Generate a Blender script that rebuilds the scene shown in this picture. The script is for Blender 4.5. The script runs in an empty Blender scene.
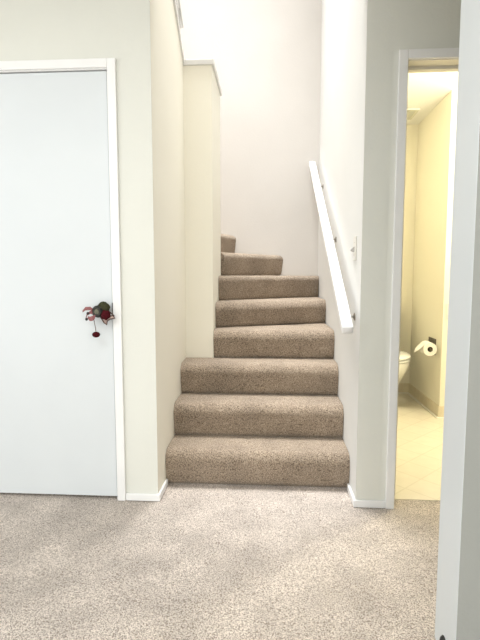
import bpy, bmesh, math, random
from mathutils import Vector, Matrix, noise
random.seed(7)
S = bpy.context.scene
C = S.collection
PI = math.pi

# ------------------------------------------------------------------ sizes of the place (metres)
XL, XR = -0.533, 0.4165          # side walls of the stair
YF = 2.1525                      # front plane of the walls beside the stair
YP, YS = 2.965, 3.444            # the wall block the stair turns around
XP = -0.356
YB = 4.05                        # back wall of the stairwell
RI = 0.188                       # riser
CH = 2.44                        # ceiling
TOP = 5.4
T = 0.11

# ------------------------------------------------------------------ materials
def mat(name, col, rough=.6, metal=0, bump=None, vary=None, spec=.5, sheen=0, trans=0):
    m = bpy.data.materials.new(name); m.use_nodes = True
    nt = m.node_tree; b = nt.nodes['Principled BSDF']
    b.inputs['Base Color'].default_value = (*col, 1)
    b.inputs['Roughness'].default_value = rough
    b.inputs['Metallic'].default_value = metal
    b.inputs['Specular IOR Level'].default_value = spec
    if sheen:
        b.inputs['Sheen Weight'].default_value = sheen
        b.inputs['Sheen Roughness'].default_value = .5
    if trans: b.inputs['Transmission Weight'].default_value = trans
    tc = nt.nodes.new('ShaderNodeTexCoord')
    if vary:                                   # (scale, darker colour, detail)
        n = nt.nodes.new('ShaderNodeTexNoise'); n.inputs['Scale'].default_value = vary[0]
        n.inputs['Detail'].default_value = vary[2]
        mx = nt.nodes.new('ShaderNodeMix'); mx.data_type = 'RGBA'
        mx.inputs[6].default_value = (*vary[1], 1); mx.inputs[7].default_value = (*col, 1)
        cr = nt.nodes.new('ShaderNodeMapRange'); cr.inputs[1].default_value = .35; cr.inputs[2].default_value = .62
        nt.links.new(tc.outputs['Object'], n.inputs['Vector'])
        nt.links.new(n.outputs['Fac'], cr.inputs[0]); nt.links.new(cr.outputs[0], mx.inputs[0])
        nt.links.new(mx.outputs[2], b.inputs['Base Color'])
    if bump:                                   # (scale, strength, distance)
        n2 = nt.nodes.new('ShaderNodeTexNoise'); n2.inputs['Scale'].default_value = bump[0]
        n2.inputs['Detail'].default_value = 3
        bp = nt.nodes.new('ShaderNodeBump'); bp.inputs['Strength'].default_value = bump[1]
        bp.inputs['Distance'].default_value = bump[2]
        nt.links.new(tc.outputs['Object'], n2.inputs['Vector'])
        nt.links.new(n2.outputs['Fac'], bp.inputs['Height']); nt.links.new(bp.outputs[0], b.inputs['Normal'])
    return m

def carpet_mat(name, light, dark, scale=1.0, sheen=.25):
    m = bpy.data.materials.new(name); m.use_nodes = True
    nt = m.node_tree; b = nt.nodes['Principled BSDF']; L = nt.links.new
    b.inputs['Roughness'].default_value = .95
    b.inputs['Specular IOR Level'].default_value = .1
    b.inputs['Sheen Weight'].default_value = sheen
    b.inputs['Sheen Roughness'].default_value = .45
    b.inputs['Sheen Tint'].default_value = (1, .93, .84, 1)
    tc = nt.nodes.new('ShaderNodeTexCoord')
    tuft = nt.nodes.new('ShaderNodeTexNoise'); tuft.inputs['Scale'].default_value = 115*scale
    tuft.inputs['Detail'].default_value = 2; tuft.inputs['Roughness'].default_value = .65
    L(tc.outputs['Object'], tuft.inputs['Vector'])
    r1 = nt.nodes.new('ShaderNodeMapRange'); r1.inputs[1].default_value = .36; r1.inputs[2].default_value = .60
    L(tuft.outputs['Fac'], r1.inputs[0])
    mx = nt.nodes.new('ShaderNodeMix'); mx.data_type = 'RGBA'
    mx.inputs[6].default_value = (*dark, 1); mx.inputs[7].default_value = (*light, 1)
    L(r1.outputs[0], mx.inputs[0])
    # soft footprints / wear: large patches where the pile lies another way
    big = nt.nodes.new('ShaderNodeTexNoise'); big.inputs['Scale'].default_value = 5; big.inputs['Detail'].default_value = 3
    L(tc.outputs['Object'], big.inputs['Vector'])
    r2 = nt.nodes.new('ShaderNodeMapRange'); r2.inputs[1].default_value = .3; r2.inputs[2].default_value = .7
    r2.inputs[3].default_value = .80; r2.inputs[4].default_value = 1.12
    L(big.outputs['Fac'], r2.inputs[0])
    mul = nt.nodes.new('ShaderNodeVectorMath'); mul.operation = 'SCALE'
    L(mx.outputs[2], mul.inputs[0]); L(r2.outputs[0], mul.inputs['Scale'])
    L(mul.outputs[0], b.inputs['Base Color'])
    bp = nt.nodes.new('ShaderNodeBump'); bp.inputs['Strength'].default_value = 1; bp.inputs['Distance'].default_value = .007
    L(tuft.outputs['Fac'], bp.inputs['Height']); L(bp.outputs[0], b.inputs['Normal'])
    return m

def vinyl_mat():
    m = mat('vinyl_floor', (.74, .66, .48), .45, spec=.35)
    nt = m.node_tree; b = nt.nodes['Principled BSDF']; L = nt.links.new
    tc = nt.nodes.new('ShaderNodeTexCoord')
    mp = nt.nodes.new('ShaderNodeMapping'); mp.inputs['Rotation'].default_value[2] = .785
    br = nt.nodes.new('ShaderNodeTexBrick'); br.offset = 0
    br.inputs['Scale'].default_value = 6; br.inputs['Mortar Size'].default_value = .025
    br.inputs['Brick Width'].default_value = 1; br.inputs['Row Height'].default_value = 1
    br.inputs['Color1'].default_value = (.76, .71, .60, 1); br.inputs['Color2'].default_value = (.71, .66, .55, 1)
    br.inputs['Mortar'].default_value = (.60, .55, .44, 1)
    n = nt.nodes.new('ShaderNodeTexNoise'); n.inputs['Scale'].default_value = 14; n.inputs['Detail'].default_value = 4
    mx = nt.nodes.new('ShaderNodeMix'); mx.data_type = 'RGBA'; mx.inputs[0].default_value = .5
    mx2 = nt.nodes.new('ShaderNodeMix'); mx2.data_type = 'RGBA'
    mx2.inputs[6].default_value = (.64, .58, .46, 1); mx2.inputs[7].default_value = (.82, .77, .64, 1)
    L(tc.outputs['Object'], mp.inputs[0]); L(mp.outputs[0], br.inputs['Vector'])
    L(tc.outputs['Object'], n.inputs['Vector']); L(n.outputs['Fac'], mx2.inputs[0])
    L(br.outputs['Color'], mx.inputs[6]); L(mx2.outputs[2], mx.inputs[7]); L(mx.outputs[2], b.inputs['Base Color'])
    return m

WALL = (.74, .745, .685)
BOUNCE_CREAM = (.90, .865, .75)
M = dict(
    wall=mat('cream_wall_paint', WALL, .75, bump=(90, .25, .003), vary=(2.2, (.725, .73, .67), 3), spec=.25),
    nearwall=mat('shade_greyed_wall_paint', (.34, .35, .33), .8, bump=(90, .3, .003), vary=(2.2, (.325, .335, .315), 3), spec=.2),  # same wall paint, greyed to stand in for shade on the near face
    rightwall=mat('light_lifted_stair_paint', (.75, .75, .73), .75, bump=(90, .22, .003), vary=(2.2, (.735, .735, .715), 3), spec=.25),  # stairwell paint lightened to stand in for light on the right wall
    cream=mat('bounce_tinted_stair_paint', BOUNCE_CREAM, .75, bump=(90, .25, .003), vary=(2.2, (.885, .85, .735), 3), spec=.25),  # room wall paint with warm bounce light put into the colour
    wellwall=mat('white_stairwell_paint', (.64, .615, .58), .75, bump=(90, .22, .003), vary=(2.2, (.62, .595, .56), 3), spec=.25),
    bath=mat('pale_yellow_bath_paint', (.87, .835, .715), .6, bump=(90, .15, .002), spec=.3),
    ceil=mat('ceiling_paint', (.85, .84, .80), .9, bump=(60, .3, .004), spec=.1),
    trim=mat('white_trim_paint', (.86, .86, .85), .4, vary=(9, (.84, .84, .83), 3)),
    guard=mat('grey_guard_rail_paint', (.42, .41, .39), .5, vary=(9, (.38, .37, .35), 3)),
    cap=mat('grey_white_cap_paint', (.74, .73, .70), .5, vary=(9, (.70, .69, .66), 3)),
    door=mat('white_door_paint', (.675, .71, .725), .45, bump=(25, .05, .002), vary=(3, (.66, .695, .71), 2)),
    bathdoor=mat('cream_door_paint', (.80, .76, .66), .5, vary=(6, (.77, .73, .63), 2)),
    rail=mat('glossy_white_rail_paint', (.90, .90, .90), .3, vary=(12, (.88, .88, .88), 2)),
    carpet=carpet_mat('lit_floor_carpet', (.84, .755, .68), (.24, .19, .155), 2.1),  # same carpet as the stairs, lightened to stand in for stronger light
    stair=carpet_mat('shaded_stair_carpet', (.49, .395, .30), (.14, .102, .07), 1.7, .35),  # same carpet as the floor, darkened to stand in for weaker light
    vinyl=vinyl_mat(),
    cove=mat('tan_cove_base', (.76, .69, .54), .5, vary=(20, (.72, .65, .50), 2)),
    caulk=mat('white_caulk', (.85, .83, .75), .5, vary=(30, (.80, .78, .70), 2)),
    porcelain=mat('white_porcelain', (.88, .88, .85), .12, vary=(5, (.87, .87, .84), 1)),
    bronze=mat('dark_bronze', (.02, .02, .016), .5, .2, vary=(60, (.05, .045, .035), 3)),
    brass=mat('aged_brass', (.07, .08, .065), .5, .3, vary=(60, (.20, .19, .12), 3)),
    chrome=mat('grey_metal', (.45, .43, .40), .3, 1, vary=(60, (.35, .33, .30), 2)),
    chromed=mat('dark_chrome', (.16, .13, .10), .3, .8, vary=(60, (.11, .09, .07), 2)),
    plastic=mat('ivory_plastic', (.74, .72, .66), .4, vary=(60, (.70, .68, .62), 2)),
    ventp=mat('grey_vent_plastic', (.62, .61, .50), .5, vary=(40, (.58, .57, .46), 2)),
    rubber=mat('black_rubber', (.012, .012, .012), .5, vary=(80, (.008, .008, .008), 2)),
    paper=mat('white_paper', (.88, .86, .80), .9, bump=(300, .2, .001), spec=.1),
    card=mat('dark_cardboard_tube', (.12, .09, .06), .9, vary=(50, (.09, .07, .045), 2)),
    red=mat('dark_red_felt', (.075, .008, .011), .85, bump=(600, .6, .002), vary=(200, (.05, .004, .007), 2), spec=.1),
    pink=mat('faded_pink_ribbon', (.28, .11, .11), .7, vary=(150, (.22, .07, .07), 2)),
    olive=mat('olive_green_felt', (.05, .045, .024), .85, bump=(600, .6, .002), vary=(180, (.05, .055, .03), 2), spec=.1),
    greyribbon=mat('taupe_wired_ribbon', (.40, .30, .26), .7, vary=(150, (.28, .20, .17), 2)),
    twine=mat('dark_twine', (.09, .05, .04), .9, vary=(150, (.06, .035, .03), 2)),
    slot=mat('dark_slot', (.03, .03, .03), .6, vary=(50, (.02, .02, .02), 2)),
    lampglass=None, glass=mat('window_glass', (1, 1, 1), .02, trans=1),
)
lg = mat('lit_frosted_glass', (.9, .85, .7), .5)
lg.node_tree.nodes['Principled BSDF'].inputs['Emission Color'].default_value = (1, .82, .5, 1)
lg.node_tree.nodes['Principled BSDF'].inputs['Emission Strength'].default_value = 6
M['lampglass'] = lg

# ------------------------------------------------------------------ mesh helpers
def add_box(bm, x0, x1, y0, y1, z0, z1, bev=0, seg=2):
    r = bmesh.ops.create_cube(bm, size=1)
    vs = r['verts']
    for v in vs:
        v.co = Vector(((x0+x1)/2 + v.co.x*(x1-x0), (y0+y1)/2 + v.co.y*(y1-y0), (z0+z1)/2 + v.co.z*(z1-z0)))
    if bev:
        es = list({e for v in vs for e in v.link_edges})
        bmesh.ops.bevel(bm, geom=es, offset=bev, segments=seg, profile=.5, affect='EDGES')
    return vs

def add_prism(bm, pts, axis, a0, a1):
    """extrude a 2-D outline along an axis (0=x: pts are (y,z), 1=y: (x,z), 2=z: (x,y))"""
    def P(p, a):
        q = list(p); q.insert(axis, a); return Vector(q)
    lo = [bm.verts.new(P(p, a0)) for p in pts]; hi = [bm.verts.new(P(p, a1)) for p in pts]
    n = len(pts)
    bm.faces.new(lo); bm.faces.new(hi[::-1])
    for i in range(n):
        bm.faces.new((lo[i], hi[i], hi[(i+1) % n], lo[(i+1) % n]))

def add_rev(bm, prof, axis, center, seg=24, cap=True):
    """surface of revolution; prof = [(t, r)] along axis vector from centre"""
    ax = Vector(axis).normalized(); c = Vector(center)
    u = ax.orthogonal().normalized(); w = ax.cross(u)
    rings = []
    for t, r in prof:
        rings.append([bm.verts.new(c + ax*t + (u*math.cos(2*PI*k/seg) + w*math.sin(2*PI*k/seg))*r) for k in range(seg)])
    for a, b in zip(rings, rings[1:]):
        for k in range(seg):
            bm.faces.new((a[k], a[(k+1) % seg], b[(k+1) % seg], b[k]))
    if cap:
        bm.faces.new(rings[0][::-1]); bm.faces.new(rings[-1])

def add_tube(bm, pts, r, seg=8):
    pts = [Vector(p) for p in pts]; rings = []
    up = None
    for i, p in enumerate(pts):
        d = (pts[min(i+1, len(pts)-1)] - pts[max(i-1, 0)]).normalized()
        if up is None: up = d.orthogonal().normalized()
        up = (up - d*up.dot(d)).normalized(); w = d.cross(up)
        rings.append([bm.verts.new(p + (up*math.cos(2*PI*k/seg) + w*math.sin(2*PI*k/seg))*r) for k in range(seg)])
    for a, b in zip(rings, rings[1:]):
        for k in range(seg):
            bm.faces.new((a[k], a[(k+1) % seg], b[(k+1) % seg], b[k]))
    bm.faces.new(rings[0][::-1]); bm.faces.new(rings[-1])

def add_loft(bm, rings, cap=True):
    R = [[bm.verts.new(Vector(p)) for p in r] for r in rings]
    n = len(R[0])
    for a, b in zip(R, R[1:]):
        for k in range(n):
            bm.faces.new((a[k], a[(k+1) % n], b[(k+1) % n], b[k]))
    if cap:
        bm.faces.new(R[0][::-1]); bm.faces.new(R[-1])

def add_ribbon(bm, pts, widths, n, th=.0012):
    """flat ribbon with a real thickness running through pts; n = direction of its width"""
    pts = [Vector(p) for p in pts]; n = Vector(n).normalized(); rings = []
    for i, p in enumerate(pts):
        d = (pts[min(i+1, len(pts)-1)] - pts[max(i-1, 0)]).normalized()
        t = d.cross(n).normalized()*th; w = n*widths[i]/2
        rings.append([p+w+t, p+w-t, p-w-t, p-w+t])
    add_loft(bm, rings)

def obj(name, bm, m, parent=None, smooth=False, kind=None, label=None):
    bmesh.ops.recalc_face_normals(bm, faces=bm.faces)
    me = bpy.data.meshes.new(name); bm.to_mesh(me); bm.free()
    me.materials.append(m)
    if smooth:
        for p in me.polygons: p.use_smooth = True
        try: me.set_sharp_from_angle(angle=.7)
        except Exception: pass
    o = bpy.data.objects.new(name, me); C.objects.link(o)
    if parent is not None:
        o.parent = parent
        o.matrix_parent_inverse = parent.matrix_world.inverted() if parent.type == 'EMPTY' else Matrix()
    if kind: o['kind'] = kind
    if label: o['label'] = label
    return o

def tag(o, label, cat, group=None, kind=None):
    o['label'] = label; o['category'] = cat
    if group: o['group'] = group
    if kind: o['kind'] = kind
    return o

def thing(name, loc, label, cat, kind=None):
    o = bpy.data.objects.new(name, None); C.objects.link(o); o.location = loc
    o.empty_display_size = .1
    o.matrix_world = Matrix.Translation(loc)
    return tag(o, label, cat, kind=kind)

def struct(name, boxes, m, label, cat, bev=0, parent=None):
    bm = bmesh.new()
    for b in boxes: add_box(bm, *b, bev=bev)
    o = obj(name, bm, m, parent)
    if parent is None: tag(o, label, cat, kind='structure')
    return o

# ------------------------------------------------------------------ the room shell
# carpeted floor: a fine uneven surface in the part that is seen, plain around it
def floor_mesh():
    bm = bmesh.new()
    x0, x1, y0, y1 = -1.7, .9, 1.2, 2.36
    step = .0075
    nx, ny = int((x1-x0)/step), int((y1-y0)/step)
    g = []
    for j in range(ny+1):
        row = []
        for i in range(nx+1):
            x = x0 + (x1-x0)*i/nx; y = y0 + (y1-y0)*j/ny
            e = 0 if i in (0, nx) or j in (0, ny) else 1
            z = e*(noise.noise((x*95, y*95, 0))*.0022 + noise.noise((x*9, y*9, 3))*.002 - .0015)
            row.append(bm.verts.new((x, y, z)))
        g.append(row)
    for j in range(ny):
        for i in range(nx):
            bm.faces.new((g[j][i], g[j][i+1], g[j+1][i+1], g[j+1][i]))
    def quad(a, b, c, d):
        bm.faces.new([bm.verts.new((p[0], p[1], 0)) for p in (a, b, c, d)])
    quad((-3.2, -3.5), (2.2, -3.5), (2.2, y0), (-3.2, y0))
    quad((-3.2, y0), (x0, y0), (x0, 2.25), (-3.2, 2.25))
    quad((x1, y0), (2.2, y0), (2.2, 2.235), (x1, 2.235))
    # the slab edge
    for (a, b, c, d) in [(-3.2, 2.2, -3.5, 2.2)]:
        add_box(bm, a, b, c, d, -.12, -.012)
    return bm
fl = obj('floor', floor_mesh(), M['carpet'], smooth=True)
tag(fl, 'beige cut pile carpet covering the whole room floor in front of the stairs', 'carpet', kind='structure')
struct('floor', [(.535, 2.2, 2.236, 4.37, -.10, .002)], M['vinyl'], 'pale yellow beige vinyl floor of the bathroom behind the doorway', 'vinyl floor')

# front wall, left of the stair, with the closet door opening
DX0, DX1 = -1.500, -0.730      # opening of the left door
HB = 2.02
struct('wall_front', [(-3.2, DX0, YF, YF+T, 0, CH), (DX0, DX1, YF, YF+T, HB+.002, CH), (DX1, XL-T, YF, YF+T, 0, CH)],
       M['wall'], 'off-white wall left of the stairs, around the closed white door', 'wall')
# wall between closet and stair, its top follows the upper flight
bm = bmesh.new()
HC = 2.375
rake = .745
add_prism(bm, [(YF, 0), (YP, 0), (YP, HC), (YF, HC+rake*(YP-YF))], 0, XL-T, XL)
add_box(bm, XL-T, XP, YP, YS, 0, HC)
tag(obj('wall_left', bm, M['cream']), 'cream half wall on the left of the stairs with sloped top and return', 'wall', kind='structure')
# right wall of the stair, full height
struct('wall_right', [(XR, XR+T, YF, YB, 0, TOP)], M['rightwall'], 'white stairwell wall on the right carrying the handrail', 'wall')
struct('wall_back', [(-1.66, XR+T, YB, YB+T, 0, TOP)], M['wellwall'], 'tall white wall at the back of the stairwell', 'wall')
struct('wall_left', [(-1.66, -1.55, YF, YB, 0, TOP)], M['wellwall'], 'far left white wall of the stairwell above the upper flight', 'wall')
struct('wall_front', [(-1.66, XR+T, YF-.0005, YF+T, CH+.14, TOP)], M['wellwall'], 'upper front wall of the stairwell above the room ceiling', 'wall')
# front wall to the right with the bathroom doorway
BX0, BX1 = 0.5925, 1.305
struct('wall_front', [(XR+T, BX0, YF, YF+T, 0, CH), (BX0, BX1, YF, YF+T, HB+.002, CH), (BX1, 2.2, YF, YF+T, 0, CH)],
       M['wall'], 'cream wall strip between the stairs and bathroom doorway', 'wall')
struct('wall_front', [(XL-T, XL, YF-.0008, YF+.0005, 0, CH)], M['wall'], 'narrow off-white end of the half wall left of the stairs', 'wall')
# room skin of the short strip in front of the stair wall end
struct('wall_front', [(XR, XR+T, YF-.0008, YF+.0005, 0, CH)], M['wall'], 'narrow cream end of the wall right of the stairs', 'wall')
# near wall on the right
struct('wall_right', [(.5095, 2.2, 1.205, 1.352, 0, CH)],        M['nearwall'], 'wall end close to the camera at the right edge, greyed for shade', 'wall')
struct('trim_7', [(.508, .5095, 1.2055, 1.3525, 0, CH)], M['door'], 'bluish white board on the near wall end at the right edge', 'trim')
# rest of the room, behind the camera
WY0, WY1, WZ0, WZ1 = -1.6, 1.3, .35, 2.15
struct('wall_left', [(-3.31, -3.2, -3.5, WY0, 0, CH), (-3.31, -3.2, WY1, YF+T, 0, CH), (-3.31, -3.2, WY0, WY1, 0, WZ0), (-3.31, -3.2, WY0, WY1, WZ1, CH)],
       M['wall'], 'left wall of the room with a wide window', 'wall')
struct('wall_back', [(-3.2, -2.2, -3.61, -3.5, 0, CH), (1.0, 2.2, -3.61, -3.5, 0, CH), (-2.2, 1.0, -3.61, -3.5, 2.1, CH)],
       M['wall'], 'wall of the room opposite the stairs with a glazed opening', 'wall')
struct('wall_right', [(2.2, 2.31, -3.5, -3.3, 0, CH), (2.2, 2.31, -3.3, -1.1, 0, .35), (2.2, 2.31, -3.3, -1.1, 2.15, CH), (2.2, 2.31, -1.1, 4.48, 0, CH)], M['wall'], 'right outer wall of the room and bathroom', 'wall')
struct('ceiling', [(-3.31, 2.31, -3.61, -1.1, CH, CH+.14), (-3.31, 2.31, .9, YF, CH, CH+.14), (-3.31, -2.3, -1.1, .9, CH, CH+.14), (-.3, 2.31, -1.1, .9, CH, CH+.14), (XR+T, 2.31, YF, 4.48, CH, CH+.14), (-3.31, -1.66, YF, YF+T, CH, CH+.14)],
       M['ceil'], 'flat white ceiling of the room and bathroom', 'ceiling')
struct('ceiling', [(-1.66, XR+T, YF, YF+.25, TOP, TOP+.1), (-1.66, XR+T, 3.9, YB+T, TOP, TOP+.1),
                   (-1.66, -1.2, YF+.25, 3.9, TOP, TOP+.1), (.2, XR+T, YF+.25, 3.9, TOP, TOP+.1)],
       M['ceil'], 'high stairwell ceiling around the skylight', 'ceiling')
# underside of the upper flight over the closet
bm = bmesh.new()
add_prism(bm, [(YF+T, 2.10), (YS, 1.15), (YS, 1.50), (YF+T, 2.40)], 0, -1.55, XL-T)
tag(obj('floor', bm, M['stair']), 'sloped carpeted upper flight behind the left half wall', 'stair flight', kind='structure')

# windows behind the camera and the skylight; roof and right ones are added
def window(name, boxes, pane, label):
    o = struct(name, boxes, M['trim'], label, 'window', bev=.003)
    struct('pane', [pane], M['glass'], '', '', parent=o)
    return o
window('window_1', [(-3.30, -3.21, WY0, WY0+.05, WZ0, WZ1), (-3.30, -3.21, WY1-.05, WY1, WZ0, WZ1), (-3.30, -3.21, WY0+.05, WY1-.05, WZ0, WZ0+.05),
                    (-3.30, -3.21, WY0+.05, WY1-.05, WZ1-.05, WZ1), (-3.28, -3.23, -.17, -.13, WZ0+.05, WZ1-.05)],
       (-3.262, -3.256, WY0+.05, WY1-.05, WZ0+.05, WZ1-.05), 'wide white framed window in the left wall of the room')
window('window_2', [(-2.2, -2.14, -3.6, -3.51, 0.001, 2.1), (.94, 1.0, -3.6, -3.51, 0.001, 2.1), (-2.14, .94, -3.6, -3.51, .001, .06),
                    (-2.14, .94, -3.6, -3.51, 2.04, 2.1), (-.63, -.57, -3.58, -3.53, .06, 2.04)],
       (-2.14, .94, -3.562, -3.556, .06, 2.04), 'white framed sliding glass door opposite the stairs')
window('window_3', [(-1.2, -1.15, YF+.25, 3.9, TOP, TOP+.1), (.15, .2, YF+.25, 3.9, TOP, TOP+.1), (-1.15, .15, YF+.25, YF+.30, TOP, TOP+.1), (-1.15, .15, 3.85, 3.9, TOP, TOP+.1)],
       (-1.15, .15, YF+.30, 3.85, TOP+.05, TOP+.056), 'square white framed skylight high over the stairs')

window('added_right_window', [(2.21, 2.30, -3.3, -3.25, .35, 2.15), (2.21, 2.30, -1.15, -1.1, .35, 2.15), (2.21, 2.30, -3.25, -1.15, .35, .40), (2.21, 2.30, -3.25, -1.15, 2.10, 2.15)],
       (2.256, 2.262, -3.25, -1.15, .40, 2.10), 'white framed window added in the right wall to light the stairs')  # made-up opening, added to light the left stair wall
window('added_roof_window', [(-2.3, -2.25, -1.1, .9, CH, CH+.14), (-.35, -.3, -1.1, .9, CH, CH+.14), (-2.25, -.35, -1.1, -1.05, CH, CH+.14), (-2.25, -.35, .85, .9, CH, CH+.14)],
       (-2.25, -.35, -1.05, .85, CH+.08, CH+.086), 'white framed roof window added in the room ceiling to light the floor')  # made-up opening, added so overhead light reaches the floor

# bathroom shell
struct('wall_left', [(XR+T, XR+T+.012, YF+T, 4.37, .002, CH)], M['bath'], 'pale yellow left wall inside the bathroom', 'wall')
struct('wall_back', [(XR+T, 1.315, 4.37, 4.48, 0, CH)], M['bath'], 'pale yellow far wall of the bathroom behind the toilet', 'wall')
struct('wall_right', [(1.315, 2.2, 3.60, 4.48, 0, CH)], M['bath'], 'pale yellow bathroom wall block carrying the toilet paper holder', 'wall')
struct('wall_front', [(XR+T+.012, BX0-.02, YF+T, YF+T+.008, .002, CH), (BX1+.02, 2.2, YF+T, YF+T+.008, .002, CH), (BX0-.02, BX1+.02, YF+T, YF+T+.008, HB+.03, CH)],
       M['bath'], 'inner pale yellow side of the bathroom doorway wall', 'wall')
struct('wall_right', [(2.188, 2.2, YF+T+.008, 3.6, .002, CH)], M['bath'], 'pale yellow outer side wall of the bathroom', 'wall')
struct('ceiling', [(XR+T+.012, 2.188, YF+T+.008, 4.37, CH-.008, CH)], M['ceil'], 'cream bathroom ceiling with the exhaust vent', 'ceiling')

# ------------------------------------------------------------------ trim
BH = .036
def base(name, b, label):
    struct(name, [b], M['trim'], label, 'baseboard', bev=.004)
base('baseboard_left', (-.690, XL+.012, YF-.012, YF, 0.0, BH), 'low white baseboard between the closed door and the stairs')
base('baseboard_left', (XL, XL+.012, YF, 2.325, 0.0, BH), 'short white baseboard return on the left wall ending at the bottom step')
base('baseboard_left', (-3.2, -1.545, YF-.012, YF, 0.0, BH), 'low white baseboard left of the closed door')
base('baseboard_right', (XR-.012, .5530, YF-.012, YF-.0008, 0.0, BH), 'low white baseboard between the stairs and the bathroom casing')
base('baseboard_right', (XR-.012, XR, YF-.0008, 2.325, 0.0, BH), 'short white baseboard return on the right wall ending at the bottom step')

def casing(name, x0, x1, w, label):
    bm = bmesh.new()
    y0, y1 = YF-.016, YF-.0008
    add_box(bm, x0-w, x0, y0, y1, 0.0, HB+w, bev=.003)
    add_box(bm, x1, x1+w, y0, y1, 0.0, HB+w, bev=.003)
    add_box(bm, x0, x1, y0, y1, HB, HB+w, bev=.003)
    tag(obj(name, bm, M['trim']), label, 'door casing', kind='structure')
casing('trim_1', DX0, DX1, .0395, 'narrow white casing around the closed door on the left')
casing('trim_2', BX0, BX1, .0395, 'narrow white casing around the open bathroom doorway')
# jamb lining and stops of both doorways
def jamb(name, x0, x1, label, m, stop_y):
    bm = bmesh.new()
    add_box(bm, x0-.001, x0+.004, YF-.004, YF+T+.008, .001, HB)
    add_box(bm, x1-.004, x1+.001, YF-.004, YF+T+.008, .001, HB)
    add_box(bm, x0, x1, YF-.004, YF+T+.008, HB-.004, HB+.001)
    if stop_y:
        add_box(bm, x0+.004, x0+.016, stop_y, stop_y+.032, .001, HB-.004, bev=.002)
        add_box(bm, x1-.016, x1-.004, stop_y, stop_y+.032, .001, HB-.004, bev=.002)
        add_box(bm, x0+.016, x1-.016, stop_y, stop_y+.032, HB-.018, HB-.004, bev=.002)
    tag(obj(name, bm, m), label, 'door jamb', kind='structure')
jamb('trim_3', DX0, DX1, 'white jamb lining of the closed door on the left', M['trim'], YF+.05)
jamb('trim_4', BX0, BX1, 'cream jamb lining and stop of the bathroom doorway', M['bathdoor'], YF+.055)

# caps on the half wall
bm = bmesh.new()
add_box(bm, XL-T-.012, XP+.012, YP-.012, YS+.012, HC+.0005, HC+.032, bev=.002)
tag(obj('trim_5', bm, M['cap']), 'flat grey white cap on the half wall block where the stairs turn', 'wall cap', kind='structure')
bm = bmesh.new()
zr = lambda y: HC + rake*(YP-y)
add_prism(bm, [(YF, zr(YF)+.001), (YP-.013, zr(YP-.013)+.001), (YP-.013, zr(YP-.013)+.034), (YF, zr(YF)+.034)], 0, XL-T-.010, XL+.010)
tag(obj('trim_6', bm, M['cap']), 'sloped grey white cap rising along the left half wall', 'wall cap', kind='structure')

# bathroom base band with white caulk line
def cove(name, b, c, label):
    o = struct(name, [b], M['cove'], label, 'baseboard')
    struct('caulk_line', [c], M['caulk'], '', '', parent=o)
cove('baseboard_back', (XR+T+.012, 1.315, 4.362, 4.37, .002, .095), (XR+T+.012, 1.315, 4.344, 4.362, .002, .010), 'tan vinyl base along the bathroom wall behind the toilet')
cove('baseboard_right', (1.307, 1.315, 3.592, 4.362, .002, .095), (1.289, 1.307, 3.574, 4.344, .002, .010), 'tan vinyl base below the toilet paper holder')
cove('baseboard_right', (1.315, 2.188, 3.592, 3.60, .002, .095), (1.307, 2.188, 3.574, 3.592, .002, .010), 'tan vinyl base right of the bathroom wall corner')

# ------------------------------------------------------------------ doors
def knob_profile(s=1):
    return [(0, .0), (0, .031), (.004, .032), (.008, .026), (.012, .013), (.030, .011), (.036, .016), (.044, .0255), (.054, .0285), (.062, .0265), (.068, .019), (.0705, .0185), (.0705, .0)]
d1 = struct('door_1', [(DX0+.007, DX1-.0075, YF+.0035, YF+.040, .014, HB-.0085)], M['door'], 'plain white flush door, closed, left of the stairs', 'door', bev=.0015)
bm = bmesh.new(); add_rev(bm, knob_profile(), (0, -1, 0), (-.788, YF+.0035, .927), 28, cap=False)
k1 = obj('door_knob', bm, M['bronze'], d1, smooth=True, label='round dark bronze door knob')
bm = bmesh.new(); add_rev(bm, [(.0706, .0), (.0706, .011), (.0725, .0105), (.0735, 0)], (0, -1, 0), (-.788, YF+.0035, .927), 20, cap=False)
obj('knob_button', bm, M['brass'], k1, smooth=True)
bm = bmesh.new(); add_box(bm, DX1-.0074, DX1-.0002, YF-.0045, YF+.0045, .893, .965, bev=.001)
obj('strike_plate', bm, M['bronze'], d1, label='dark strike plate at the door edge')

# ornament hanging from the knob
oc = Vector((-.781, 2.10, .938))
orn = thing('door_knob_ornament', (-.781, 2.10, .938), 'small red, pink and olive ribbon ornament hanging on the knob of the white door', 'ornament')
bm = bmesh.new()                                   # soft olive ball tucked behind the knob rim
rings = []
for a in range(1, 12):
    th = PI*a/12; row = []
    for k in range(20):
        ph = 2*PI*k/20; r = .030*(1+.07*math.sin(5*ph+a))
        row.append((-.762+r*math.sin(th)*math.cos(ph), 2.118-.024*math.cos(th), .953+r*.95*math.sin(th)*math.sin(ph)))
    rings.append(row)
add_loft(bm, rings); obj('olive_ball', bm, M['olive'], orn, smooth=True)
bm = bmesh.new()                                   # crumpled dark red flower below it
rings = []
for a in range(1, 12):
    th = PI*a/12; row = []
    for k in range(24):
        ph = 2*PI*k/24; r = .024*(1+.14*math.sin(6*ph+a*.7))
        row.append((-.749+r*math.sin(th)*math.cos(ph), 2.106-.020*math.cos(th), .922+r*math.sin(th)*math.sin(ph)))
    rings.append(row)
add_loft(bm, rings); obj('red_flower', bm, M['red'], orn, smooth=True)
bm = bmesh.new()                                   # loop round the neck of the knob
add_tube(bm, [(-.781+.0155*math.cos(t), 2.128, .938+.0155*math.sin(t)) for t in [2*PI*i/24 for i in range(25)]], .003)
obj('neck_loop', bm, M['twine'], orn, smooth=True)
def ribbon(pts, w, m, name='ribbon', n=(0, 0.3, 1)):
    bm = bmesh.new(); add_ribbon(bm, pts, w, n); return obj(name, bm, m, orn)
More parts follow.
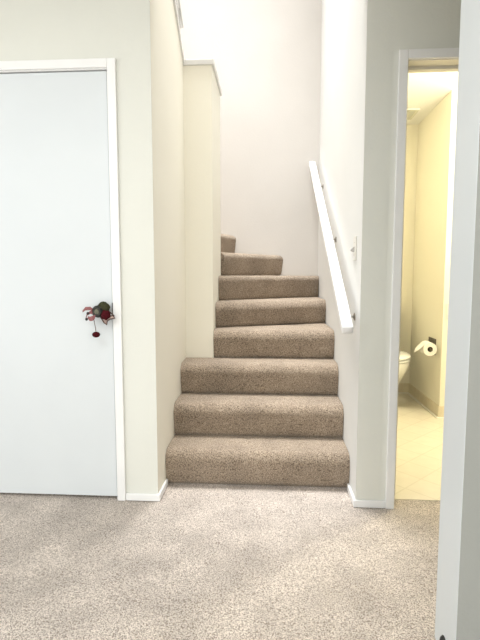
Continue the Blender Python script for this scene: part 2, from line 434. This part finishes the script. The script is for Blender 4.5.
ribbon([(-.795, 2.10, .937), (-.815, 2.09, .952), (-.835, 2.085, .951), (-.850, 2.09, .938)], [.010, .016, .016, .008], M['pink'])
ribbon([(-.795, 2.10, .928), (-.812, 2.088, .935), (-.828, 2.086, .925), (-.836, 2.09, .908)], [.010, .014, .012, .005], M['pink'])
ribbon([(-.790, 2.085, .915), (-.800, 2.078, .907), (-.812, 2.076, .905), (-.822, 2.078, .912)], [.020, .024, .020, .010], M['pink'])
bm = bmesh.new()                                   # open bow loops, wire edged
for loop in ([(-.775, .916), (-.757, .885), (-.744, .875), (-.741, .893), (-.727, .902), (-.705, .906), (-.712, .918), (-.735, .916)],
             [(-.755, .930), (-.728, .935), (-.716, .925), (-.707, .915)]):
    add_tube(bm, [(x, 2.105, z) for x, z in loop], .0028, 6)
obj('bow_wire', bm, M['twine'], orn, smooth=True)
bm = bmesh.new()
add_prism(bm, [(-.775, .916), (-.757, .885), (-.744, .876), (-.741, .893), (-.727, .902), (-.707, .907), (-.712, .917), (-.735, .915)], 1, 2.1045, 2.1065)
obj('bow', bm, M['greyribbon'], orn)
bm = bmesh.new(); add_tube(bm, [(-.798, 2.084, .912), (-.796, 2.09, .885), (-.794, 2.096, .86), (-.793, 2.098, .838)], .0017, 6)
obj('cord', bm, M['twine'], orn, smooth=True)
bm = bmesh.new(); add_rev(bm, [(-.0135, .002), (-.012, .009), (-.007, .0155), (0, .0185), (.007, .0155), (.012, .009), (.0135, .002)], (0, 0, 1), (-.793, 2.098, .830), 24)
obj('pompom', bm, M['red'], orn, smooth=True)
bm = bmesh.new(); add_rev(bm, [(-.006, .002), (-.004, .0055), (0, .007), (.004, .0055), (.006, .002)], (1, 0, 0), (-.829, 2.08, .903), 12)
add_rev(bm, [(-.006, .002), (-.004, .0055), (0, .007), (.004, .0055), (.006, .002)], (1, 0, 0), (-.822, 2.08, .930), 12)
obj('beads', bm, M['rubber'], orn, smooth=True)

orn.location.x -= .005; orn.location.z -= .010

# bathroom door, standing open against the left wall
d2 = struct('door_2', [(BX0+.006, BX0+.041, YF+T+.012, YF+T+.71, .014, HB-.010)], M['bathdoor'], 'cream bathroom door standing open, seen edge-on', 'door', bev=.0015)
bm = bmesh.new(); add_rev(bm, knob_profile(), (1, 0, 0), (BX0+.041, YF+T+.65, .95), 24, cap=False)
obj('door_knob', bm, M['brass'], d2, smooth=True)
for z in (.25, 1.0, 1.78):
    bm = bmesh.new(); add_rev(bm, [(-.045, .005), (.045, .005)], (0, 0, 1), (BX0+.012, YF+T+.0075, z), 12)
    obj('hinge', bm, M['brass'], d2, smooth=True)

# ------------------------------------------------------------------ the stairs
stairs = thing('staircase', (0, 2.341, 0), 'staircase of brown beige carpeted steps turning left behind the half wall', 'stairs')
#          left end A        right end B     (riser lines at floor level)
Ys = [2.341, 2.562, 2.778, 2.975]
e = .0015
lines = [((XL+e, y), (XR-e, y)) for y in Ys[:3]]
lines.append(((XP+e, Ys[3]), (XR-e, Ys[3])))
lines.append(((XP+e, 3.100), (XR-e, 3.450)))
lines.append(((XP+e, 3.290), (XR-e, 3.950)))
lines.append(((XP+e, 3.475), (.100, YB-e)))
lines.append(((-.597, YS+.02), (-.303, YB-e)))
lines.append(((-.72, YS+.02), (-.74, YB-e)))
lines.append(((-1.549, YS+.02), (-1.549, YB-e)))
def lerp(a, b, t): return a + (b-a)*t
def polyat(path, t):
    L = [math.dist(a, b) for a, b in zip(path, path[1:])]; s = sum(L)*t
    for (a, b), l in zip(zip(path, path[1:]), L):
        if s <= l + 1e-9: return (lerp(a[0], b[0], s/l), lerp(a[1], b[1], s/l)) if l else a
        s -= l
    return path[-1]
ZS = [0, .188, .376, .564, .747, .918, 1.094, 1.268, 1.440, 1.612]
def step_mesh(k):
    A, B = lines[k]; A2, B2 = lines[k+1]
    z0, z1 = ZS[k], ZS[k+1]
    nx_, ny_ = B2[0]-A2[0], B2[1]-A2[1]; nl = math.hypot(nx_, ny_)     # the tread tucks in behind the next riser
    tuck = (-ny_/nl*.016, nx_/nl*.016)
    if k < 7:
        A2 = (max(A2[0]+tuck[0], XP+e) if 3 <= k < 6 else A2[0]+tuck[0], A2[1]+tuck[1])
        B2 = (min(B2[0]+tuck[0], XR-e), min(B2[1]+tuck[1], YB-e))
    if k == 2: A2 = (XL+e, Ys[3]-.011)   # third tread runs on to the block's face
    pathA = [A, A2]; pathB = [B, B2]
    if k == 5: pathB = [B, (XR-e, YB-e), B2]
    # forward direction of this riser line (towards the walker)
    dx, dy = B[0]-A[0], B[1]-A[1]; l = math.hypot(dx, dy); fwd = (dy/l, -dx/l)
    # slide along the side walls: A side along its own back path, B likewise
    def back(path):
        vx, vy = path[1][0]-path[0][0], path[1][1]-path[0][1]; m = math.hypot(vx, vy) or 1
        vx, vy = vx/m, vy/m
        c = -(vx*fwd[0]+vy*fwd[1])
        return (vx/max(c, .35), vy/max(c, .35))
    bA, bB = back(pathA), back(pathB)
    ov, RZ, RD = (.026, .058, .050) if k < 5 else (.016, .036, .034)                # carpet rolls softly over the nose
    prof = []                                       # (d: + = back from the riser line, z)
    zb = z1 - RZ
    for i in range(14):
        t = i/13; prof.append((-ov*(t**.8) + .012*(1-min(1, t*6))**1.5, lerp(z0-(.004 if k else 0), zb, t)))
    for i in range(1, 11):
        a = PI/2*i/10
        prof.append((-ov + RD*(1-math.cos(a)), zb + RZ*math.sin(a)))
    dlast = prof[-1][0]
    nu = max(24, int(l/.0085)); rows = []
    for d, z in prof:
        rows.append([(lerp(A[0]+bA[0]*d, B[0]+bB[0]*d, u/nu), lerp(A[1]+bA[1]*d, B[1]+bB[1]*d, u/nu), z) for u in range(nu+1)])
    a0 = (A[0]+bA[0]*dlast, A[1]+bA[1]*dlast); b0 = (B[0]+bB[0]*dlast, B[1]+bB[1]*dlast)
    pa = [a0]+pathA[1:]; pb = [b0]+pathB[1:]
    nv = 26
    for v in range(1, nv+1):
        p, q = polyat(pa, v/nv), polyat(pb, v/nv)
        rows.append([(lerp(p[0], q[0], u/nu), lerp(p[1], q[1], u/nu), z1) for u in range(nu+1)])
    bm = bmesh.new(); g = []
    nr = len(rows)
    for j, row in enumerate(rows):
        rr = []
        for i, (x, y, z) in enumerate(row):
            # soft pile: small random push along the surface normal
            n = noise.noise((x*90, y*90, z*90+k*7))*.0022 + noise.noise((x*11, y*11, z*11+k))*.0022
            f = 0 if i in (0, nu) or j in (0, nr-1) else 1
            if j < 14: x += fwd[0]*n*f; y += fwd[1]*n*f
            else: z += n*f
            if i in (1, 2, nu-1, nu-2) and 14 <= j < 26: z -= .004 if i in (1, nu-1) else .001
            rr.append(bm.verts.new((x, y, z)))
        g.append(rr)
    for j in range(nr-1):
        for i in range(nu):
            bm.faces.new((g[j][i], g[j][i+1], g[j+1][i+1], g[j+1][i]))
    # close the body: back, bottom, sides
    lo = [bm.verts.new((v.co.x, v.co.y, g[0][0].co.z)) for v in g[-1]]
    for i in range(nu): bm.faces.new((g[-1][i], g[-1][i+1], lo[i+1], lo[i]))
    bm.faces.new(g[0] + lo[::-1])
    bm.faces.new([g[j][0] for j in range(nr)] + [lo[0]])
    bm.faces.new([g[j][-1] for j in range(nr)] + [lo[-1]])
    return bm
for k in range(9):
    o = obj('step', step_mesh(k), M['stair'], stairs, smooth=True)

# ------------------------------------------------------------------ handrail on the right wall
hr = thing('handrail', (XR, 2.3, .9), 'straight white painted handrail rising along the right stairwell wall', 'handrail')
RX = .354
P0 = Vector((RX, 2.105, .846)); P1 = Vector((RX, 4.035, 2.030))
dv = (P1-P0).normalized(); side = Vector((1, 0, 0)); upv = side.cross(dv).normalized()
if upv.z < 0: upv = -upv
bm = bmesh.new(); w, h, c = .0255, .020, .006
sec = []
for sx, sz in ((1, 1), (-1, 1), (-1, -1), (1, -1)):
    for a in range(4):
        base_a = {(1, 1): 0, (-1, 1): PI/2, (-1, -1): PI, (1, -1): 3*PI/2}[(sx, sz)]
        t = base_a + a/3*PI/2
        sec.append((sx*(w-c)+c*math.cos(t), sz*(h-c)+c*math.sin(t)))
LN = (P1-P0).length
rings = []
for s, k_ in ((0, .82), (.003, .95), (.008, 1), (LN-.008, 1), (LN-.003, .95), (LN, .82)):
    rings.append([P0 + dv*s + side*a*k_ + upv*b*k_ for a, b in sec])
add_loft(bm, rings); obj('rail', bm, M['rail'], hr, smooth=True)
for y in (2.27, 2.96, 3.72):
    t = (y-P0.y)/(P1.y-P0.y); p = P0.lerp(P1, t) - upv*.020
    wl = Vector((XR, p.y, p.z-.035))
    bm = bmesh.new()
    add_rev(bm, [(0, .019), (.003, .019), (.006, .014), (.008, .008)], (-1, 0, 0), wl, 16)
    add_tube(bm, [wl+Vector((-.006, 0, 0)), wl+Vector((-.035, 0, -.004)), wl+Vector((-.052, 0, .006)), Vector((RX+.004, p.y, p.z-.006)), p+Vector((0.002, 0, -.001))], .005, 8)
    add_box(bm, p.x-.011, p.x+.011, p.y-.020, p.y+.020, p.z-.003, p.z+.0005)
    obj('bracket', bm, M['chrome'], hr, smooth=True)

# thin guard rail above the sloped cap
gr = thing('guard_rail', (XL-.04, 2.9, zr(2.9)+.03), 'thin grey guard rail above the sloped cap of the left half wall', 'handrail')
bm = bmesh.new()
q0 = Vector((-.537, 2.950, 2.592)); q1 = Vector((-.537, 2.20, 2.592+rake*.75))
add_tube(bm, [q0, q0.lerp(q1, .5), q1], .011, 12); obj('rail', bm, M['guard'], gr, smooth=True)
for t in (.12, .55, .92):
    p = q0.lerp(q1, t); bm = bmesh.new()
    add_tube(bm, [(p.x, p.y, zr(p.y)+.032), (p.x, p.y, p.z-.009)], .006, 10); obj('post', bm, M['guard'], gr, smooth=True)

# ------------------------------------------------------------------ light switch on the stair wall
sw = thing('light_switch', (XR, 2.306, 1.222), 'ivory toggle light switch on the white wall right of the stairs', 'light switch')
bm = bmesh.new(); add_box(bm, XR-.006, XR, 2.271, 2.341, 1.165, 1.280, bev=.002); obj('plate', bm, M['plastic'], sw)
bm = bmesh.new(); add_prism(bm, [(XR-.006, 1.233), (XR-.006, 1.205), (XR-.010, 1.205), (XR-.0235, 1.211), (XR-.0225, 1.217)], 1, 2.301, 2.311); obj('toggle', bm, M['chrome'], sw)
for z in (1.192, 1.252):
    bm = bmesh.new(); add_rev(bm, [(0, .003), (.0012, .003), (.0016, .001)], (-1, 0, 0), (XR-.006, 2.306, z), 10); obj('screw', bm, M['chrome'], sw)

# ------------------------------------------------------------------ bathroom things
tl = thing('toilet', (.93, 4.0, .002), 'white toilet in the bathroom, partly hidden by the door casing', 'toilet')
def egg(cx, cy, rx, rf, rb, z, n=36):
    out = []
    for k in range(n):
        a = 2*PI*k/n; s = math.sin(a)
        out.append((cx+rx*math.cos(a), cy + (rb*s if s > 0 else rf*s), z))
    return out
tx, ty = .965, 3.93
bm = bmesh.new()
add_loft(bm, [egg(tx, ty, .105, .13, .22, .003), egg(tx, ty, .108, .135, .22, .03), egg(tx, ty, .095, .125, .21, .07), egg(tx, ty, .100, .15, .21, .16),
              egg(tx, ty, .135, .20, .20, .24), egg(tx, ty, .172, .245, .19, .31), egg(tx, ty, .185, .262, .19, .355), egg(tx, ty, .185, .262, .19, .372)])
add_box(bm, tx-.10, tx+.10, 4.08, 4.34, .18, .372, bev=.02, seg=3)
obj('bowl', bm, M['porcelain'], tl, smooth=True)
bm = bmesh.new(); add_loft(bm, [egg(tx, ty, .183, .262, .17, .374), egg(tx, ty, .191, .270, .175, .378), egg(tx, ty, .191, .270, .175, .388), egg(tx, ty, .184, .263, .17, .392)])
obj('seat', bm, M['porcelain'], tl, smooth=True)
bm = bmesh.new(); add_loft(bm, [egg(tx, ty, .184, .262, .17, .397), egg(tx, ty, .192, .271, .175, .401), egg(tx, ty, .192, .271, .175, .410), egg(tx, ty, .175, .25, .16, .420), egg(tx, ty, .12, .18, .12, .425), egg(tx, ty, .05, .08, .05, .427)])
obj('lid', bm, M['porcelain'], tl, smooth=True)
bm = bmesh.new(); add_box(bm, tx-.165, tx+.165, 4.15, 4.345, .374, .70, bev=.018, seg=3); tk = obj('tank', bm, M['porcelain'], tl, smooth=True)
bm = bmesh.new(); add_box(bm, tx-.172, tx+.172, 4.14, 4.35, .701, .735, bev=.008, seg=3); obj('tank_lid', bm, M['porcelain'], tk, smooth=True)
bm = bmesh.new(); add_rev(bm, [(0, .011), (.012, .009)], (0, -1, 0), (tx-.14, 4.15, .65), 14); add_box(bm, tx-.145, tx-.07, 4.134, 4.141, .642, .656, bev=.002); obj('flush_lever', bm, M['chrome'], tk, smooth=True)

tl.scale.z = 1.085; tl.location.x += .014
hd = thing('toilet_paper_holder', (1.315, 3.69, .55), 'dark metal toilet paper holder on the yellow bathroom wall', 'paper holder')
bm = bmesh.new(); add_box(bm, 1.309, 1.315, 3.720, 3.880, .495, .622, bev=.002); obj('back_plate', bm, M['chromed'], hd)
for y0, y1 in ((3.756, 3.766),):
    bm = bmesh.new(); add_prism(bm, [(1.309, .590), (1.309, .525), (1.262, .545), (1.236, .540), (1.226, .552), (1.236, .566), (1.262, .572)], 1, y0, y1); obj('arm', bm, M['chromed'], hd)
bm = bmesh.new(); add_rev(bm, [(0, .009), (.130, .009)], (0, 1, 0), (1.243, 3.627, .553), 16); obj('spindle', bm, M['chromed'], hd, smooth=True)
rl = thing('toilet_paper_roll', (1.243, 3.69, .553), 'white toilet paper roll hanging on the dark wall holder', 'toilet paper')
bm = bmesh.new()
Rr, ri = .052, .020; seg = 32; ring = []
for (y, r) in ((3.638, ri), (3.638, Rr), (3.748, Rr), (3.748, ri)):
    ring.append([(1.243+r*math.cos(2*PI*k/seg), y, .553+r*math.sin(2*PI*k/seg)) for k in range(seg)])
add_loft(bm, ring + [ring[0]], cap=False); bmesh.ops.remove_doubles(bm, verts=bm.verts, dist=1e-6)
obj('paper', bm, M['paper'], rl, smooth=True)
bm = bmesh.new(); ring = []
for (y, r) in ((3.637, .0185), (3.637, .0199), (3.749, .0199), (3.749, .0185)):
    ring.append([(1.243+r*math.cos(2*PI*k/seg), y, .553+r*math.sin(2*PI*k/seg)) for k in range(seg)])
add_loft(bm, ring + [ring[0]], cap=False); bmesh.ops.remove_doubles(bm, verts=bm.verts, dist=1e-6)
obj('tube', bm, M['card'], rl, smooth=True)
bm = bmesh.new()                                    # loose end folded to a point, sticking out on the left
pts = [(1.243+.0525*math.cos(a), .553+.0525*math.sin(a)) for a in (1.9, 2.2, 2.5)] + [(1.180, .566), (1.158, .544), (1.140, .522)]
wd = [.108, .108, .106, .098, .075, .012]
rings = [[(x, 3.693-w_/2, z), (x, 3.693+w_/2, z), (x, 3.693+w_/2, z-.0012), (x, 3.693-w_/2, z-.0012)] for (x, z), w_ in zip(pts, wd)]
add_loft(bm, rings); obj('loose_sheet', bm, M['paper'], rl)

for t_ in (hd, rl): t_.location.z -= .024
ol = thing('wall_outlet', (1.37, 3.6, .83), 'ivory outlet plate on the bathroom wall just right of the corner', 'outlet')
bm = bmesh.new(); add_box(bm, 1.335, 1.405, 3.594, 3.60, .768, .883, bev=.002); obj('plate', bm, M['plastic'], ol)
for z in (.805, .846):
    bm = bmesh.new(); add_box(bm, 1.356, 1.384, 3.592, 3.5945, z-.014, z+.014, bev=.001); s_ = obj('socket', bm, M['plastic'], ol)
    bm = bmesh.new(); add_box(bm, 1.363, 1.365, 3.5915, 3.5922, z-.004, z+.006); add_box(bm, 1.375, 1.377, 3.5915, 3.5922, z-.004, z+.006); obj('slots', bm, M['slot'], s_)

vt = thing('ceiling_vent', (1.12, 4.08, CH-.008), 'grey green exhaust vent grille in the bathroom ceiling', 'vent')
bm = bmesh.new()
vx0, vx1, vy0, vy1, vz = 1.00, 1.20, 3.96, 4.20, CH-.008
for b in ((vx0, vx1, vy0, vy0+.02), (vx0, vx1, vy1-.02, vy1), (vx0, vx0+.02, vy0+.02, vy1-.02), (vx1-.02, vx1, vy0+.02, vy1-.02)): add_box(bm, *b, vz-.012, vz)
obj('frame', bm, M['ventp'], vt)
bm = bmesh.new()
for i in range(9):
    y = vy0+.034+i*.0215; add_box(bm, vx0+.02, vx1-.02, y-.004, y+.004, vz-.010, vz-.002)
obj('grille', bm, M['ventp'], vt)

lp = thing('ceiling_lamp', (1.48, 2.85, CH-.008), 'round frosted ceiling lamp in the bathroom', 'lamp')
bm = bmesh.new(); add_rev(bm, [(0, .13), (.02, .13), (.025, .12)], (0, 0, -1), (1.48, 2.85, CH-.008), 32); obj('lamp_base', bm, M['trim'], lp, smooth=True)
bm = bmesh.new(); add_rev(bm, [(.025, .118), (.05, .11), (.075, .085), (.09, .045), (.094, .01)], (0, 0, -1), (1.48, 2.85, CH-.008), 32); obj('lamp_shade', bm, M['lampglass'], lp, smooth=True)

# black tipped door stop low on the near wall end
ds = thing('door_stop', (.508, 1.280, .043), 'small black rubber door bumper low on the white wall end at the right edge', 'door stop')
bm = bmesh.new(); add_rev(bm, [(0, .0175), (.002, .0175), (.003, .016)], (-1, 0, 0), (.508, 1.280, .043), 24); obj('base_ring', bm, M['rubber'], ds, smooth=True)
bm = bmesh.new(); add_rev(bm, [(.003, .0155), (.006, .0145), (.009, .011), (.011, .006), (.0115, .001)], (-1, 0, 0), (.508, 1.280, .043), 24); obj('rubber_dome', bm, M['rubber'], ds, smooth=True)

# ------------------------------------------------------------------ light
def area(name, loc, rot, sx, sy, e_, col):
    l = bpy.data.lights.new(name, 'AREA'); l.shape = 'RECTANGLE'; l.size = sx; l.size_y = sy; l.energy = e_; l.color = col
    o = bpy.data.objects.new(name, l); C.objects.link(o); o.location = loc; o.rotation_euler = rot; return o
area('daylight_left_window', (-3.19, (WY0+WY1)/2, (WZ0+WZ1)/2), (0, -PI/2, 0), WZ1-WZ0, WY1-WY0, 31, (.93, .97, 1))
area('daylight_glass_door', (-.6, -3.49, 1.07), (PI/2, 0, 0), 3.0, 2.0, 52, (.97, .99, 1))
area('added_roof_fill', (-1.3, -.1, CH+.07), (0, 0, 0), 1.85, 1.85, 60, (.97, .99, 1))  # added fill from the made-up roof opening
area('daylight_skylight', (-.5, 3.12, TOP-.01), (0, 0, 0), 1.3, 1.4, 90, (1, 1, 1)).data.spread = 1.15
area('added_right_fill', (2.19, -2.2, 1.25), (0, PI/2, 0), 1.7, 2.1, 98, (1, .98, .94))  # added fill aimed at the left stair wall
def point(name, loc, e_, col, r):
    l = bpy.data.lights.new(name, 'POINT'); l.energy = e_; l.color = col; l.shadow_soft_size = r
    o = bpy.data.objects.new(name, l); C.objects.link(o); o.location = loc; return o
point('bathroom_lamp_light', (1.48, 2.85, CH-.16), 74, (1, .93, .72), .05)

w_ = bpy.data.worlds.new('sky'); S.world = w_; w_.use_nodes = True
bg = w_.node_tree.nodes['Background']; bg.inputs[0].default_value = (.85, .93, 1, 1); bg.inputs[1].default_value = 1.0

# ------------------------------------------------------------------ camera
yaw, pitch, roll = math.radians(3.5475), math.radians(5.3374), math.radians(.0086)
F = Vector((-math.sin(yaw)*math.cos(pitch), math.cos(yaw)*math.cos(pitch), -math.sin(pitch)))
Rt = Vector((math.cos(yaw), math.sin(yaw), 0)); U = Rt.cross(F)
R2 = Rt*math.cos(roll)+U*math.sin(roll); U2 = -Rt*math.sin(roll)+U*math.cos(roll)
cd = bpy.data.cameras.new('camera'); cam = bpy.data.objects.new('camera', cd); C.objects.link(cam)
mw = Matrix((R2, U2, -F)).transposed().to_4x4(); mw.translation = Vector((0, 0, 1.0883))
cam.matrix_world = mw
cd.sensor_fit = 'HORIZONTAL'; cd.sensor_width = 36; cd.lens = 36*465.94/480
cd.clip_start = .05
S.camera = cam
S.view_settings.view_transform = 'Standard'; S.view_settings.look = 'None'
S.view_settings.gamma = 1; S.view_settings.use_curve_mapping = False
S.view_settings.exposure = -0.32
